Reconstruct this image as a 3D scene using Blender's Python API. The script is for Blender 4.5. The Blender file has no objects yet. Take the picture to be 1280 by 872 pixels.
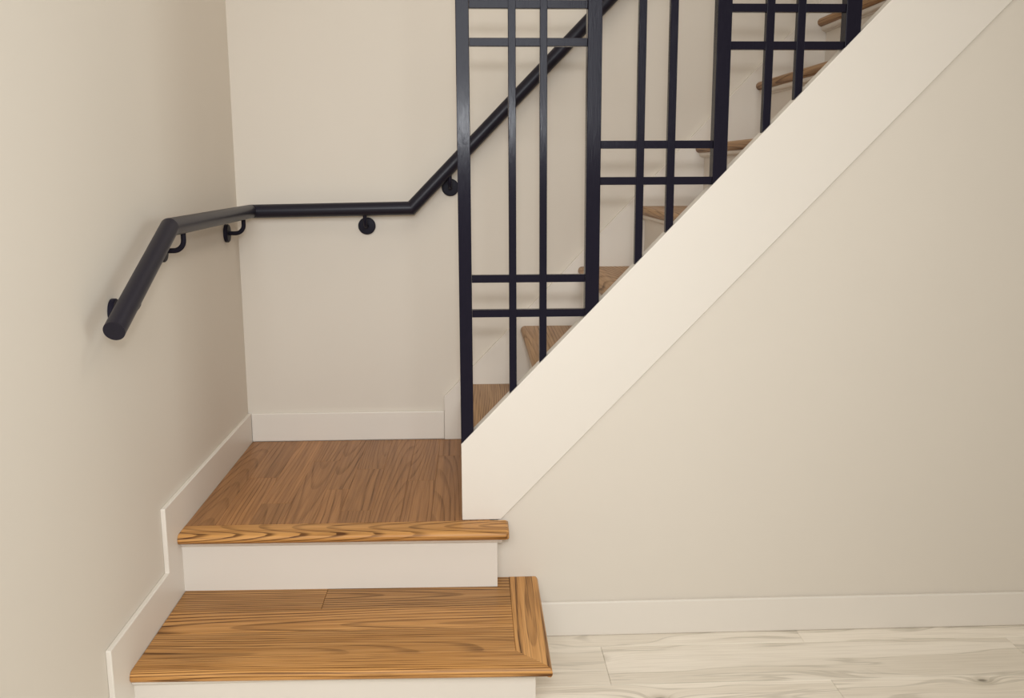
import bpy, bmesh, math, random
from mathutils import Vector, Matrix

random.seed(7)
scene = bpy.context.scene
COL = scene.collection

# ------------------------------------------------------------------ camera
ZL = 0.3367                      # landing height above the floor
W_IMG, F_PX = 1280.0, 1199.68
PIT, YAW, ROL = 0.1844, 0.0411, -0.0039
CAM = Vector((0.7606, -3.2162, 0.9141 + ZL))

def camera():
    fw = Vector((math.sin(YAW), math.cos(YAW), 0)); rt = Vector((math.cos(YAW), -math.sin(YAW), 0)); up = Vector((0, 0, 1))
    c, s = math.cos(PIT), math.sin(PIT)
    f2 = fw*c - up*s; u2 = up*c + fw*s
    c, s = math.cos(ROL), math.sin(ROL)
    r3 = rt*c + u2*s; u3 = u2*c - rt*s
    m = Matrix((r3, u3, -f2)).transposed().to_4x4(); m.translation = CAM
    cd = bpy.data.cameras.new('camera'); cd.sensor_width = 36; cd.sensor_fit = 'HORIZONTAL'
    cd.lens = F_PX/W_IMG*36; cd.clip_start = 0.02
    co = bpy.data.objects.new('camera', cd); COL.objects.link(co); co.matrix_world = m
    scene.camera = co
camera()

# ------------------------------------------------------------------ world, lights, exposure
world = bpy.data.worlds.new('room_light'); scene.world = world; world.use_nodes = True
bg = world.node_tree.nodes['Background']
bg.inputs[0].default_value = (1.0, 0.85, 0.65, 1); bg.inputs[1].default_value = 0.34

def area(name, loc, target, sx, sy, power, col):
    l = bpy.data.lights.new(name, 'AREA'); l.shape = 'RECTANGLE'; l.size = sx; l.size_y = sy; l.energy = power; l.color = col
    o = bpy.data.objects.new(name, l); COL.objects.link(o); o.location = loc
    o.rotation_euler = (Vector(target)-Vector(loc)).to_track_quat('-Z', 'Y').to_euler()
    return o
# the photographer's flash just above the lens, a cool fill added from the right for the left wall,
# a broad light added as flash bounce and a fill added above the stairs
FL = area('flash', (CAM.x, -3.30, ZL+1.14), (0.45, 0.0, 0.95), 0.10, 0.07, 6.2, (0.94, 0.97, 1)); FL.data.spread = math.radians(110)
SF = area('side_fill', (8.0, -2.1, 1.7), (0.0, -1.7, 1.3), 5.5, 3.4, 66, (0.87, 0.97, 1.0)); SF.data.spread = math.radians(120)
FB = area('flash_bounce', (0.70, -3.62, 1.85), (0.42, 0.0, 0.55), 1.5, 0.9, 19.5, (0.925, 0.97, 1)); FB.data.spread = math.radians(105)
WF = area('stairwell_fill', (1.55, -0.58, 2.75), (0.0, -0.5, 0.95), 0.7, 0.5, 4.2, (1, 0.93, 0.83)); WF.data.spread = math.radians(120)
OF = area('overhead_fill', (1.1, -2.3, 3.2), (1.1, -2.3, 0.0), 1.4, 1.0, 15, (1, 0.97, 0.92))  # downlight added to brighten the floor and upward-facing edges

vs = scene.view_settings
vs.view_transform = 'Standard'; vs.look = 'None'; vs.exposure = -0.12; vs.gamma = 1.0; vs.use_curve_mapping = False

# ------------------------------------------------------------------ materials
def lin(r, g, b):
    f = lambda c: (c/255/12.92) if c/255 <= 0.04045 else ((c/255+0.055)/1.055)**2.4
    return (f(r), f(g), f(b), 1)

class NT:
    def __init__(s, name):
        s.mat = bpy.data.materials.new(name); s.mat.use_nodes = True
        s.t = s.mat.node_tree; s.b = s.t.nodes['Principled BSDF']
    def n(s, typ, **kw):
        x = s.t.nodes.new(typ)
        for k, v in kw.items(): setattr(x, k, v)
        return x
    def link(s, a, b): s.t.links.new(a, b)
    def put(s, v, sock):
        if isinstance(v, (int, float, tuple)): sock.default_value = v
        else: s.link(v, sock)
    def m(s, op, a, b=0.0, c=0.0):
        x = s.n('ShaderNodeMath', operation=op)
        for i, v in enumerate((a, b, c)): s.put(v, x.inputs[i])
        return x.outputs[0]
    def vec(s, a, b, c):
        x = s.n('ShaderNodeCombineXYZ')
        for i, v in enumerate((a, b, c)): s.put(v, x.inputs[i])
        return x.outputs[0]
    def noise(s, v, scale=1.0, detail=2.0, rough=0.5, dist=0.0):
        x = s.n('ShaderNodeTexNoise'); s.link(v, x.inputs['Vector'])
        x.inputs['Scale'].default_value = scale; x.inputs['Detail'].default_value = detail
        x.inputs['Roughness'].default_value = rough; x.inputs['Distortion'].default_value = dist
        return x.outputs[0]
    def mix(s, f, a, b, blend='MIX'):
        x = s.n('ShaderNodeMix', data_type='RGBA', blend_type=blend)
        s.put(f, x.inputs[0]); s.put(a, x.inputs[6]); s.put(b, x.inputs[7])
        return x.outputs[2]
    def step(s, v, lo, hi, a=0.0, b=1.0):
        x = s.n('ShaderNodeMapRange', interpolation_type='SMOOTHSTEP')
        s.put(v, x.inputs[0]); x.inputs[1].default_value = lo; x.inputs[2].default_value = hi
        x.inputs[3].default_value = a; x.inputs[4].default_value = b
        return x.outputs[0]
    def attr(s, name):
        return s.n('ShaderNodeAttribute', attribute_type='OBJECT', attribute_name=name)
    def xyz(s):
        tc = s.n('ShaderNodeTexCoord'); sp = s.n('ShaderNodeSeparateXYZ'); s.link(tc.outputs['Object'], sp.inputs[0])
        return sp.outputs[0], sp.outputs[1], sp.outputs[2], tc.outputs['Object']
    def bump(s, h, strength, dist):
        x = s.n('ShaderNodeBump'); x.inputs['Strength'].default_value = strength; x.inputs['Distance'].default_value = dist
        s.link(h, x.inputs['Height']); s.link(x.outputs[0], s.b.inputs['Normal'])
    def base(s, c): s.put(c, s.b.inputs['Base Color'])
    def rough(s, r): s.put(r, s.b.inputs['Roughness'])
    def spec(s, v): s.b.inputs['Specular IOR Level'].default_value = v

def paint(name, col, rough, spec=0.4, bump=0.06):
    k = NT(name); x, y, z, v = k.xyz()
    a = k.noise(v, 2.5, 3)
    c2 = tuple(c*0.965 for c in col[:3])+(1,)
    k.base(k.mix(a, col, c2)); k.rough(rough); k.spec(spec)
    k.bump(k.noise(v, 420, 2), bump, 0.0006)
    return k.mat

def oak(name, light, mid, dark, freq=98.0, contrast=1.0, tilt=0.09):
    k = NT(name); x, y, z, v = k.xyz()
    s = k.attr('seed').outputs['Fac']; tone = k.attr('tone').outputs['Fac']
    sn = lambda f, a, b=0.0: k.m('ADD', k.m('MULTIPLY', k.m('SINE', k.m('MULTIPLY', s, f)), a), b)
    yy = k.m('ADD', y, sn(12.9, 0.05))
    tz = k.m('MULTIPLY', x, sn(3.1, tilt))
    zz = k.m('ADD', k.m('ADD', z, tz), sn(7.3, 0.02, 0.045))
    wv = k.vec(k.m('ADD', k.m('MULTIPLY', x, 1.5), k.m('MULTIPLY', s, 5.3)), k.m('MULTIPLY', y, 10), k.m('ADD', k.m('MULTIPLY', z, 10), s))
    warp = k.noise(wv, 1.0, 1.2, 0.5)
    r = k.m('SQRT', k.m('ADD', k.m('MULTIPLY', yy, yy), k.m('MULTIPLY', zz, zz)))
    r = k.m('ADD', r, k.m('MULTIPLY', warp, 0.026))
    fr = k.m('FRACT', k.m('MULTIPLY', k.m('MULTIPLY', r, freq), k.attr('rings').outputs['Fac']))
    lines = k.m('MULTIPLY', k.step(fr, 0.56, 0.88), k.step(fr, 1.0, 0.94))
    pv = k.vec(k.m('ADD', k.m('MULTIPLY', x, 5), k.m('MULTIPLY', s, 3.7)), k.m('MULTIPLY', y, 260), k.m('MULTIPLY', z, 260))
    pores = k.step(k.noise(pv, 1.0, 2, 0.55), 0.47, 0.66)
    sv = k.vec(k.m('ADD', k.m('MULTIPLY', x, 2.0), s), k.m('MULTIPLY', y, 55), k.m('MULTIPLY', z, 55))
    streak = k.noise(sv, 1.0, 3, 0.6)
    mod = k.step(warp, 0.3, 0.65, 0.5, 1.0)
    slope = k.step(k.m('DIVIDE', k.m('ABSOLUTE', yy), r), 0.05, 0.5, 0.5, 1.0)
    band = k.m('MULTIPLY', k.m('MULTIPLY', lines, mod), slope)
    g = k.m('ADD', k.m('MULTIPLY', band, k.m('MULTIPLY_ADD', pores, 0.28*contrast, 0.68*contrast)), k.m('MULTIPLY', pores, 0.27*contrast))
    g = k.m('MINIMUM', g, 0.95)
    c = k.mix(k.step(streak, 0.3, 0.72), light, mid)
    c = k.mix(g, c, dark)
    hs = k.n('ShaderNodeHueSaturation'); k.link(c, hs.inputs['Color']); k.link(tone, hs.inputs['Value'])
    k.base(hs.outputs[0]); k.rough(k.m('MULTIPLY_ADD', g, 0.16, 0.38)); k.spec(0.24)
    k.bump(k.m('MULTIPLY', g, -1.0), 0.18, 0.0006)
    return k.mat

def pale_plank(name):
    k = NT(name); x, y, z, v = k.xyz()
    s = k.attr('seed').outputs['Fac']; tone = k.attr('tone').outputs['Fac']; kn = k.attr('knot').outputs['Vector']
    dv = k.n('ShaderNodeVectorMath', operation='SUBTRACT'); k.link(v, dv.inputs[0]); k.link(kn, dv.inputs[1])
    sc = k.n('ShaderNodeVectorMath', operation='MULTIPLY'); k.link(dv.outputs[0], sc.inputs[0]); sc.inputs[1].default_value = (1, 1.5, 0)
    ln = k.n('ShaderNodeVectorMath', operation='LENGTH'); k.link(sc.outputs[0], ln.inputs[0]); d = ln.outputs['Value']
    pull = k.m('MULTIPLY', k.m('POWER', 2.718, k.m('MULTIPLY', d, -28.0)), 0.06)
    yk = k.m('ADD', y, pull)
    w = k.noise(k.vec(k.m('ADD', k.m('MULTIPLY', x, 1.3), k.m('MULTIPLY', s, 9.1)), k.m('MULTIPLY', y, 7), s), 1.0, 2)
    vein = k.noise(k.vec(k.m('ADD', k.m('MULTIPLY', x, 1.1), k.m('MULTIPLY', s, 4.7)), k.m('ADD', k.m('MULTIPLY', yk, 17), k.m('MULTIPLY', w, 4)), s), 1.0, 4, 0.55)
    thin = k.m('ABSOLUTE', k.m('SUBTRACT', vein, 0.52))
    c = k.mix(k.step(vein, 0.32, 0.7), lin(242, 233, 219), lin(224, 214, 198))
    c = k.mix(k.m('MULTIPLY', k.step(thin, 0.035, 0.0), 0.40), c, lin(166, 157, 140))
    fine = k.noise(k.vec(k.m('MULTIPLY', x, 6), k.m('MULTIPLY', yk, 210), s), 1.0, 3)
    c = k.mix(k.m('MULTIPLY', k.step(fine, 0.42, 0.75), 0.25), c, lin(176, 163, 142))
    kd = k.noise(k.vec(k.m('MULTIPLY', x, 60), k.m('MULTIPLY', y, 90), s), 1.0, 3)
    dk = k.m('ADD', d, k.m('MULTIPLY', k.m('SUBTRACT', kd, 0.5), 0.012))
    c = k.mix(k.m('MULTIPLY', k.step(dk, 0.05, 0.008), 0.5), c, lin(160, 148, 126))
    c = k.mix(k.m('MULTIPLY', k.step(dk, 0.016, 0.004), 0.75), c, lin(96, 86, 72))
    hs = k.n('ShaderNodeHueSaturation'); k.link(c, hs.inputs['Color']); k.link(tone, hs.inputs['Value'])
    k.base(hs.outputs[0]); k.rough(0.42); k.spec(0.35)
    k.bump(fine, 0.05, 0.0005)
    return k.mat

def ebony(name, grain, rough, spec=0.085):
    k = NT(name); x, y, z, v = k.xyz()
    g = k.noise(k.vec(k.m('MULTIPLY', x, 420), k.m('MULTIPLY', y, 420), k.m('MULTIPLY', z, 26)), 1.0, 3, 0.6)
    k.base(k.mix(g, (0.0105, 0.0092, 0.0160, 1), (0.0140, 0.0122, 0.0205, 1)))
    k.rough(k.m('MULTIPLY_ADD', g, 0.08, rough)); k.spec(spec)
    k.bump(g, grain, 0.0008)
    return k.mat

M_WALL = paint('wall_paint', lin(214, 205, 192), 0.62, 0.3)
M_TRIM = paint('trim_paint', lin(222, 214, 203), 0.38, 0.45, 0.02)
M_STEP = oak('step_oak', lin(200, 148, 88), lin(176, 124, 66), lin(76, 42, 15), 92, 1.25)
M_LAND = oak('landing_oak', lin(168, 119, 72), lin(142, 97, 56), lin(74, 43, 21), 100, 0.66, 0.06)
M_UP = oak('flight_oak', lin(176, 136, 92), lin(152, 112, 70), lin(86, 57, 34), 110, 1.0, 0.08)
M_FLOOR = pale_plank('floor_oak')
M_BLACK = ebony('black_painted_wood', 0.34, 0.12)
M_RAIL = ebony('black_painted_tube', 0.03, 0.34, 0.26)
M_METAL = ebony('black_metal', 0.02, 0.38)

# ------------------------------------------------------------------ mesh helpers
def obj(name, verts, faces, mat, parent=None, smooth=False, loc=(0, 0, 0), rotz=0.0, bevel=0.0, seg=2, **props):
    me = bpy.data.meshes.new(name); me.from_pydata([tuple(v) for v in verts], [], faces)
    bm = bmesh.new(); bm.from_mesh(me)
    bmesh.ops.recalc_face_normals(bm, faces=bm.faces)
    if bevel:
        bmesh.ops.bevel(bm, geom=[e for e in bm.edges if e.calc_face_angle(0) > 0.5], offset=bevel, segments=seg, profile=0.5, affect='EDGES', clamp_overlap=True)
    bm.to_mesh(me); bm.free()
    me.materials.append(mat)
    o = bpy.data.objects.new(name, me); COL.objects.link(o)
    o.location = loc; o.rotation_euler[2] = rotz
    if parent: o.parent = parent
    if smooth:
        for p in me.polygons: p.use_smooth = True
        me.set_sharp_from_angle(angle=math.radians(40))
    for k_, v_ in props.items(): o[k_] = v_
    return o

def box(name, a, b, mat, parent=None, bevel=0.0, **kw):
    (x0, y0, z0), (x1, y1, z1) = a, b
    v = [(x0,y0,z0),(x1,y0,z0),(x1,y1,z0),(x0,y1,z0),(x0,y0,z1),(x1,y0,z1),(x1,y1,z1),(x0,y1,z1)]
    f = [(0,1,2,3),(4,5,6,7),(0,1,5,4),(1,2,6,5),(2,3,7,6),(3,0,4,7)]
    return obj(name, v, f, mat, parent, bevel=bevel, **kw)

def prism(name, poly, axis, lo, hi, mat, parent=None, bevel=0.0, **kw):
    """poly in the plane across axis ('x': (y,z), 'y': (x,z)), pushed from lo to hi."""
    n = len(poly)
    mk = (lambda p, t: (t, p[0], p[1])) if axis == 'x' else (lambda p, t: (p[0], t, p[1]))
    v = [mk(p, lo) for p in poly] + [mk(p, hi) for p in poly]
    f = [tuple(range(n)), tuple(range(n, 2*n))] + [(i, (i+1) % n, n+(i+1) % n, n+i) for i in range(n)]
    return obj(name, v, f, mat, parent, bevel=bevel, **kw)

def thing(name, label, cat, loc=(0, 0, 0)):
    o = bpy.data.objects.new(name, None); COL.objects.link(o); o.location = loc
    o.empty_display_size = 0.1; o['label'] = label; o['category'] = cat
    return o

def structure(o, label=None):
    o['kind'] = 'structure'
    if label: o['label'] = label
    return o

SEED = [1.0]
def wood_props(lo=0.92, hi=1.08):
    SEED[0] += 1.37
    return dict(seed=SEED[0], tone=random.uniform(lo, hi), rings=random.uniform(0.8, 1.3))

def plank(name, x0, x1, y0, y1, ztop, th, mat, parent, along='x', gap=0.0004, ch=0.0010, **props):
    """one board; its own X runs with the grain."""
    x0 += gap; x1 -= gap; y0 += gap; y1 -= gap
    L, W = (x1-x0, y1-y0) if along == 'x' else (y1-y0, x1-x0)
    def ring(i, z): return [(-L/2+i, -W/2+i, z), (L/2-i, -W/2+i, z), (L/2-i, W/2-i, z), (-L/2+i, W/2-i, z)]
    v = ring(0, -th)+ring(0, -ch)+ring(ch, 0)
    f = [(0,1,2,3), (8,9,10,11)]
    for k in (0, 4):
        f += [(k+i, k+(i+1) % 4, k+4+(i+1) % 4, k+4+i) for i in range(4)]
    base = parent.location if parent else Vector((0, 0, 0))
    o = obj(name, v, f, mat, parent, loc=(Vector(((x0+x1)/2, (y0+y1)/2, ztop))-base), rotz=0 if along == 'x' else math.pi/2, **props)
    return o

def nose_profile(W, t, n=8):
    r = t/2; pts = [(W, -t)]
    for i in range(n+1):
        a = -math.pi/2 - math.pi*i/n
        pts.append((r + r*math.cos(a), -r + r*math.sin(a)))
    pts += [(W-0.001, 0), (W, -0.0012)]
    return pts

def nosing(name, so, si, eo, ei, ztop, t, mat, parent, round_end=0.0, **props):
    """bullnose board between a start (outer, inner) and an end (outer, inner) point; ends may be mitred."""
    so, si, eo, ei = [Vector(p) for p in (so, si, eo, ei)]
    W = ((so-si).length); prof = nose_profile(W, t)
    mid = (so+eo)/2; ang = math.atan2((eo-so).y, (eo-so).x)
    R = Matrix.Rotation(-ang, 2)
    rows = []
    ends = [(0.0, 0.0)]
    for o_, i_, shrink in [(so, si, 0)] + ([(eo, ei, 0)] if not round_end else []):
        rows.append([(o_.lerp(i_, d/W), z) for d, z in prof])
    if round_end:
        r = round_end; d_ = (eo-so).normalized()
        for q in range(6):
            a = math.pi/2*q/5
            back = r - r*math.sin(a); pin = r - r*math.cos(a)
            row = []
            for d, z in prof:
                dd = min(max(d, pin*0.9), W); zz = -t/2 + (z+t/2)*(1-2*pin*0.55/t)
                row.append(((eo - d_*back).lerp(ei - d_*back, dd/W), zz))
            rows.append(row)
    v = []
    for row in rows:
        for p, z in row:
            l = R @ (Vector((p.x, p.y)) - Vector((mid.x, mid.y))); v.append((l.x, l.y, z))
    n = len(prof); f = [tuple(range(n)), tuple(range(len(v)-n, len(v)))]
    for k in range(len(rows)-1):
        f += [(k*n+i, k*n+(i+1) % n, (k+1)*n+(i+1) % n, (k+1)*n+i) for i in range(n)]
    base = parent.location
    return obj(name, v, f, mat, parent, smooth=True, loc=(Vector((mid.x, mid.y, ztop))-base), rotz=ang, **props)

def cove(name, x0, x1, y0, y1, ztop, s, mat, parent, along='x'):
    """scotia moulding: quarter hollow under a nosing; face towards -y (along x) or -x (along y)."""
    pr = [(0, 0), (s, 0), (s, -s), (0.68*s, -s), (0.68*s, -0.84*s)]
    for i in range(1, 6):
        a = math.pi/2*i/6
        pr.append((0.68*s*(1-math.sin(a)), -0.26*s-0.58*s*math.cos(a)))
    pr.append((0, -0.26*s))
    n = len(pr)
    if along == 'x': v = [(x0, y0+d, ztop+z) for d, z in pr]+[(x1, y1+d, ztop+z) for d, z in pr]
    else: v = [(x0+d, y0, ztop+z) for d, z in pr]+[(x0+d, y1, ztop+z) for d, z in pr]
    f = [tuple(range(n)), tuple(range(n, 2*n))]+[(i, (i+1) % n, n+(i+1) % n, n+i) for i in range(n)]
    base = parent.location
    v = [(a-base.x, b-base.y, c-base.z) for a, b, c in v]
    return obj(name, v, f, mat, parent)

# ------------------------------------------------------------------ measured layout
R2, R1 = 0.1656, ZL-0.1656       # lower rises
Z1 = R1                          # bottom step top
TB = 0.012                       # baseboard thickness; its faces are x=0 and y=0
H = 0.099
YV, YV1 = -0.9394, -1.3346
YW, YST = -0.7817, -0.7897       # wall under the stair, stringer face
XST, ZS, MS, CS = 0.7264, 0.2089, 1.0401, 0.1068
XR, XR1 = 0.848, 0.928
YN, YR = -0.871, -0.8361
YN1 = -1.259
X0, RUN, RISE = 0.536, 0.1932, 0.2
TH = 0.027
TOP = 3.4

# ------------------------------------------------------------------ setting
structure(box('wall_left', (-0.13, -4.6, 0), (-TB, 0.13, TOP), M_WALL), 'beige painted side wall with the bent handrail')
structure(box('wall_back', (-TB, TB, 0), (4.6, 0.13, TOP), M_WALL), 'beige painted wall behind the stair flight')
xt = XST+(TOP-ZL+CS)/MS
structure(prism('wall_right', [(0.785, 0), (4.6, 0), (4.6, TOP), (xt, TOP), (0.83, ZL-0.001), (0.785, ZL-0.02)], 'y', YW, YW+0.04, M_WALL),
          'beige painted wall closing the side under the stair')
structure(prism('baseboard_left', [(0, ZL+H), (YV, ZL+H), (YV, ZL+H-R2), (YV1, ZL+H-R2), (YV1, H), (-4.6, H), (-4.6, 0), (0, 0)], 'x', -TB, 0, M_TRIM, bevel=0.0022),
          'white stepped baseboard following the steps down the side wall')
structure(box('baseboard_back', (0.0, 0.0, ZL), (0.6586, TB, ZL+H), M_TRIM, bevel=0.003), 'white baseboard behind the landing')
structure(box('baseboard_right', (XR1-0.03, YW-TB, 0), (4.6, YW, 0.098), M_TRIM, bevel=0.004, seg=3), 'white baseboard along the pale floor under the stair')

# floor of pale planks
floor = structure(box('floor', (-TB, -4.6, -0.06), (4.6, 0.0, -0.013), M_WALL), 'pale whitewashed oak plank floor')
rows = [-0.66, -0.857]
while rows[-1] > -4.5: rows.append(rows[-1]-0.1935)
cuts = {0: [0.0, 1.6415, 2.95, 4.6], 1: [0.0, 1.092, 2.194, 3.4, 4.6], 2: [0.0, 0.55, 1.642, 2.86, 4.6]}
knots = {(1, 1): (1.07+0.0, -0.918), (2, 2): (2.015, -1.0735), (2, 1): (1.2, -1.12), (1, 2): (1.95, -0.98)}
for i in range(len(rows)-1):
    cs = cuts.get(i)
    if not cs:
        a = random.uniform(0.4, 1.2); cs = [0.0, a]
        while cs[-1] < 3.4: cs.append(cs[-1]+random.uniform(1.0, 1.25))
        cs[-1] = 4.6
    for j in range(len(cs)-1):
        y0, y1 = rows[i+1], rows[i]
        if i == 0: y1 = YW-TB+0.006 if cs[j+1] > 0 else y1
        pr = wood_props(0.96, 1.04)
        o = plank('plank', cs[j], cs[j+1], y0, y1, 0.0, 0.012, M_FLOOR, floor, gap=0.0003, ch=0.0007, **pr)
        kx, ky = knots.get((i, j), (cs[j]-0.6, y0-0.5))
        o['knot'] = (kx-(cs[j]+cs[j+1])/2, ky-(y0+y1)/2, 0.0)

# ------------------------------------------------------------------ bottom step
bs = thing('bottom_step', 'wide honey oak bottom step with mitred nosing and white riser on the pale floor', 'step', (0.46, -1.05, 0))
SEAM = -1.187; XI = 0.8500
L1, RR1 = YN1+0.0105, YN1-0.0105
nosing('nosing_board', (0.0005, L1), (0.0005, SEAM), (XR1, RR1), (XI, SEAM), Z1, TH, M_STEP, bs, label='front oak board with rounded nosing', seed=3.04, tone=1.04, rings=1.7)
nosing('return_board', (XR1, RR1), (XI, SEAM), (XR1, YW-0.0005), (XI, YW-0.0005), Z1, TH, M_STEP, bs, label='oak return board across the grain with rounded edge', seed=8.1, tone=1.05, rings=1.25)
def by(x0, x1, y0, y1, **p): plank('plank', x0, x1, y0, y1, Z1, 0.02, M_STEP, bs, **p)
by(0.0005, XI, SEAM, -1.068, seed=12.3, tone=0.90, rings=1.3)
by(0.0005, XI, -1.068, -0.9535, seed=5.9, tone=1.03, rings=0.8)
by(0.0005, 0.3725, -0.9535, YW-0.0005, seed=21.3, tone=0.80, rings=1.1)
by(0.3725, XI, -0.9535, YW-0.0005, seed=30.7, tone=0.76, rings=0.9)
def rel(o, a): return tuple(Vector(a)-o.location)
YR1 = YN1+0.034
prism('riser', [(0.0-bs.location.x, -bs.location.z), (0.893-bs.location.x, 0), (0.893-bs.location.x, Z1-0.0205), (0-bs.location.x, Z1-0.0205)], 'y', YR1-bs.location.y, YR1+0.018-bs.location.y, M_TRIM, bs, label='white painted riser')
box('side_panel', rel(bs, (0.875, YR1+0.018, 0)), rel(bs, (0.893, YW-TB, Z1-TH-0.0005)), M_TRIM, bs)
cove('cove_moulding', 0.0005, 0.905, YR1-0.012, YR1-0.012, Z1-TH-0.0002, 0.012, M_TRIM, bs)

# ------------------------------------------------------------------ landing
ld = thing('stair_landing', 'square oak plank landing with light nosing board above the white riser', 'landing', (0.4, -0.42, ZL-R2))
SE2 = YST-0.0035
nosing('nosing_board', (0.0005, YN+0.007), (0.0005, SE2), (XR, YN-0.0065), (XR, SE2), ZL, TH, M_STEP, ld, round_end=0.010, label='light oak nosing board across the landing edge', seed=9.6, tone=1.04, rings=1.25)
edges = [0.0005, 0.078, 0.165, 0.247, 0.329, 0.395, 0.478, 0.560, 0.643, 0.7255, 0.80]
joints = {0: [], 1: [-0.40], 2: [-0.63], 3: [-0.24], 4: [-0.52], 5: [-0.33, -0.70], 6: [], 7: [-0.45], 8: [-0.20], 9: []}
for i in range(len(edges)-1):
    ys = [SE2+0.0003]+sorted(joints[i])+[-0.0005]
    for j in range(len(ys)-1):
        plank('plank', edges[i], edges[i+1], ys[j], ys[j+1], ZL, 0.02, M_LAND, ld, along='y', ch=0.0005, gap=0.0001, **wood_props(0.86, 1.12))
XQ = 0.8176
dx = ld.location
v = [(0, YR+0.0066), (XQ, YR-0.0064), (XQ, YW), (XQ-0.018, YW), (XQ-0.018, YR+0.012), (0, YR+0.025)]
vv = [(a-dx.x, b-dx.y, Z1-dx.z+0.0005) for a, b in v]+[(a-dx.x, b-dx.y, ZL-TH-dx.z-0.0003) for a, b in v]
n = 6
obj('riser', vv, [tuple(range(n)), tuple(range(n, 2*n))]+[(i, (i+1) % n, n+(i+1) % n, n+i) for i in range(n)], M_TRIM, ld, label='white painted riser')
cove('cove_moulding', 0.0005, XQ+0.012, YR+0.0066-0.014, YR-0.0064-0.014, ZL-TH-0.0002, 0.014, M_TRIM, ld)

# ------------------------------------------------------------------ upper flight
fl = thing('stair_flight', 'upper stair flight of oak treads and white risers between wall and balustrade', 'stairs', (1.3, -0.4, ZL))
YI = YST+0.04                     # inner face of the outer stringer
YSK = -0.006                      # face of the wall stringer
ZO = -0.006
NT_ = 9
for k in range(1, NT_+1):
    xk = X0+RUN*k; zt = ZL+RISE*k+ZO
    nosing('tread', (xk, -0.0065), (xk+RUN+0.028, -0.0065), (xk, YI+0.0005), (xk+RUN+0.028, YI+0.0005), zt, TH, M_UP, fl, **wood_props(0.94, 1.05))
    zb = ZL+RISE*(k-1)+ZO if k > 1 else ZL
    box('riser', rel(fl, (xk+0.030, YI+0.0005, zb+0.0005)), rel(fl, (xk+0.045, YSK-0.0005, zt-TH-0.0003)), M_TRIM, fl)
    cove('cove_moulding', xk+0.013, 0, YI+0.0005, YSK-0.0005, zt-TH-0.0002, 0.017, M_TRIM, fl, along='y')
XE = 2.9
prism('outer_stringer', [(XST, 0.0004), (XST+CS/MS, 0.0004), (XE, MS*(XE-XST)-CS), (XE, ZS+MS*(XE-XST)), (XST, ZS)], 'y', YST, YI, M_TRIM, None, bevel=0.0018)
so = bpy.data.objects['outer_stringer']; so.parent = fl; so.location = (-1.3, 0.4, 0)
so['label'] = 'broad cream painted stringer board rising beside the flight'
kx = lambda x: 0.1526+1.047*(x-0.6612)
prism('wall_stringer', [(0.6592, 0.0004), (0.80, 0.0004), (XE, kx(XE)-0.3), (XE, kx(XE)), (0.6592, kx(0.6592))], 'y', YSK, TB-0.0004, M_TRIM, None, bevel=0.0010)
so = bpy.data.objects['wall_stringer']; so.parent = fl; so.location = (-1.3, 0.4, 0)
so['label'] = 'white skirt board against the back wall'

# ------------------------------------------------------------------ balustrade
ba = thing('balustrade', 'black painted wooden balustrade of posts, slim bars and paired crossbars on the stringer', 'balustrade', (XST, YST, ZL+ZS))
line = lambda x: ZS+MS*(x-XST)
def upright(name, x0, x1, y0, y1, ztop, bev):
    v = [(x0, y, line(x0)+0.0005) for y in (y0, y1)]+[(x1, y, line(x1)+0.0005) for y in (y0, y1)]+[(x0, y, ztop) for y in (y0, y1)]+[(x1, y, ztop) for y in (y0, y1)]
    v = [(a-XST, b-YST, c-ZS) for a, b, c in v]
    f = [(0,1,3,2), (4,5,7,6), (0,2,6,4), (1,3,7,5), (0,1,5,4), (2,3,7,6)]
    return obj(name, v, f, M_BLACK, ba, bevel=bev)
POSTS = [(0.7264, 0.7590), (1.0480, 1.0838), (1.3665, 1.4020), (1.6850, 1.7230)]
for i, (a, b) in enumerate(POSTS): upright('post', a, b, YST+0.0005, YST+0.0365, 1.75+0.12*i, 0.0015)
BARS = [(0.8538, 0.8726), (0.9315, 0.9500), (1.1743, 1.1935), (1.2515, 1.2710), (1.4890, 1.5090), (1.5660, 1.5860)]
for i, (a, b) in enumerate(BARS): upright('baluster', a, b, YST+0.005, YST+0.025, 1.72+0.12*(i//2), 0.0012)
def crossbar(p, z, th=0.0195):
    a, b = POSTS[p][1]+0.0002, POSTS[p+1][0]-0.0002
    x1 = b
    lo, hi = z-th/2, z+th/2
    # where the bar meets the sloping stringer its lower corner is cut to the slope
    v = [(a, lo), (b, lo), (b, hi), (a, hi)]
    if line(b) > lo:
        xc = XST+(lo-ZS)/MS
        v = [(a, lo), (min(xc-0.0005, b), lo), (b, min(line(b)+0.0005, hi)), (b, hi), (a, hi)]
    prism('crossbar', [(x-XST, z_-ZS) for x, z_ in v], 'y', 0.0062, 0.0235, M_BLACK, ba, bevel=0.001)
for p, z in [(0, 1.3086), (0, 1.2203), (0, 0.6417), (0, 0.5527), (1, 0.9749), (1, 0.8857), (2, 1.3015), (2, 1.2130), (1, 1.640), (1, 1.552)]:
    crossbar(p, z)

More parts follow.
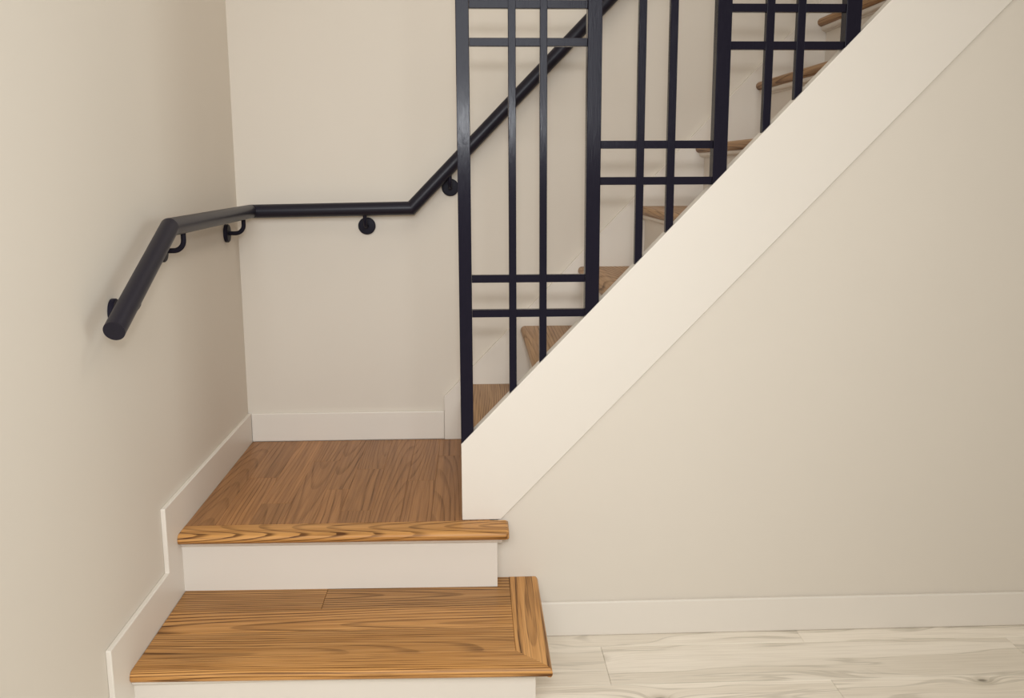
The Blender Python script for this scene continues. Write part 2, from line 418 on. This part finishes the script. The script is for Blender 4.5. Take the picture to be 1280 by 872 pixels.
# ------------------------------------------------------------------ handrail
O = 0.046; RT = 0.0218
hr = thing('handrail', 'black round handrail bent around the corner and up the stair on wall brackets', 'handrail', (O, -O, ZL+0.789))
SL = 1.017
path = [Vector((O, -1.2985, ZL+0.6013)), Vector((O, -0.899, ZL+0.7838)), Vector((O, -O, ZL+0.7852)), Vector((0.5638, -O, ZL+0.7929)), Vector((2.7, -O, ZL+0.7929+SL*(2.7-0.5638)))]
def tube_rings(pts, rad, nseg):
    """rings in the mitre planes so that neighbouring straight pieces meet cleanly."""
    dirs = [(b-a).normalized() for a, b in zip(pts, pts[1:])]
    out = []
    for i, (a, b) in enumerate(zip(pts, pts[1:])):
        d = dirs[i]
        ref = Vector((0, 0, 1)); u = d.cross(ref).normalized(); w = u.cross(d)
        n0 = d if i == 0 else (dirs[i-1]+d).normalized()
        n1 = d if i == len(dirs)-1 else (d+dirs[i+1]).normalized()
        ra, rb = [], []
        for q in range(nseg):
            t = 2*math.pi*q/nseg; off = u*math.cos(t)*rad+w*math.sin(t)*rad
            ra.append(a+off-d*(off.dot(n0)/d.dot(n0))); rb.append(b+off-d*(off.dot(n1)/d.dot(n1)))
        out.append((ra, rb))
    return out
for ra, rb in tube_rings(path, RT, 40):
    n = len(ra); base = hr.location
    v = [p-base for p in ra]+[p-base for p in rb]
    o = obj('rail_section', v, [tuple(range(n)), tuple(range(n, 2*n))]+[(i, (i+1) % n, n+(i+1) % n, n+i) for i in range(n)], M_RAIL, hr, smooth=True)

def sweep(pts, rad, nseg=14):
    dirs = []
    for i in range(len(pts)):
        a = pts[max(i-1, 0)]; b = pts[min(i+1, len(pts)-1)]; dirs.append((b-a).normalized())
    v, f = [], []
    u = dirs[0].orthogonal().normalized()
    for p, d in zip(pts, dirs):
        u = (u-d*u.dot(d)).normalized(); w = d.cross(u)
        for q in range(nseg):
            t = 2*math.pi*q/nseg; v.append(p+u*math.cos(t)*rad+w*math.sin(t)*rad)
    for i in range(len(pts)-1):
        f += [(i*nseg+q, i*nseg+(q+1) % nseg, (i+1)*nseg+(q+1) % nseg, (i+1)*nseg+q) for q in range(nseg)]
    f += [tuple(range(nseg)), tuple(range(len(v)-nseg, len(v)))]
    return v, f

def bracket(wall, s, zrail, zplate):
    """wall 'back' (s = x) or 'left' (s = y)."""
    if wall == 'back': P = lambda d, z: Vector((s, TB-d, z)); nrm = Vector((0, -1, 0))
    else: P = lambda d, z: Vector((-TB+d, s, z)); nrm = Vector((1, 0, 0))
    br = bpy.data.objects.new('bracket', None); COL.objects.link(br); br.parent = hr; br.empty_display_size = 0.03
    c = P(0, zplate); br.location = c-hr.location
    # plate: shallow turned disc
    u = Vector((0, 0, 1)); w = nrm.cross(u); pr = [(0.0, 0.0005), (0.0285, 0.0005), (0.0285, 0.009), (0.026, 0.0118), (0.012, 0.0128), (0.0, 0.0128)]
    v, f, N = [], [], 32
    for r, d in pr[1:-1]:
        for q in range(N):
            t = 2*math.pi*q/N; v.append(nrm*d+u*math.cos(t)*r+w*math.sin(t)*r)
    for i in range(3): f += [(i*N+q, i*N+(q+1) % N, (i+1)*N+(q+1) % N, (i+1)*N+q) for q in range(N)]
    f += [tuple(range(N)), tuple(range(3*N, 4*N))]
    obj('wall_plate', v, f, M_METAL, br, smooth=True)
    D = O+TB; zr = zrail-RT*0.96; r = min(0.026, max(0.012, zr-zplate-0.004))
    pts = [P(0.006, zplate), P(0.02, zplate), P(D-r, zplate)]
    for q in range(1, 9):
        a = math.pi/2*q/8; pts.append(P(D-r+r*math.sin(a), zplate+r-r*math.cos(a)))
    pts.append(P(D, zr))
    v, f = sweep([p-c for p in pts], 0.0066)
    obj('arm', v, f, M_METAL, br, smooth=True)
zb = lambda x: ZL+0.7930+SL*(x-0.565)
zf = lambda y: ZL+0.7838+(0.7838-0.6013)/0.3995*(y+0.899)
bracket('back', 0.413, ZL+0.791, ZL+0.7335)
bracket('back', 0.691, zb(0.691), ZL+0.858)
bracket('back', 1.72, zb(1.72), zb(1.72)-0.064)
bracket('left', -0.155, ZL+0.785, ZL+0.722)
bracket('left', -0.795, ZL+0.784, ZL+0.720)
bracket('left', -1.145, zf(-1.145), ZL+0.6185)
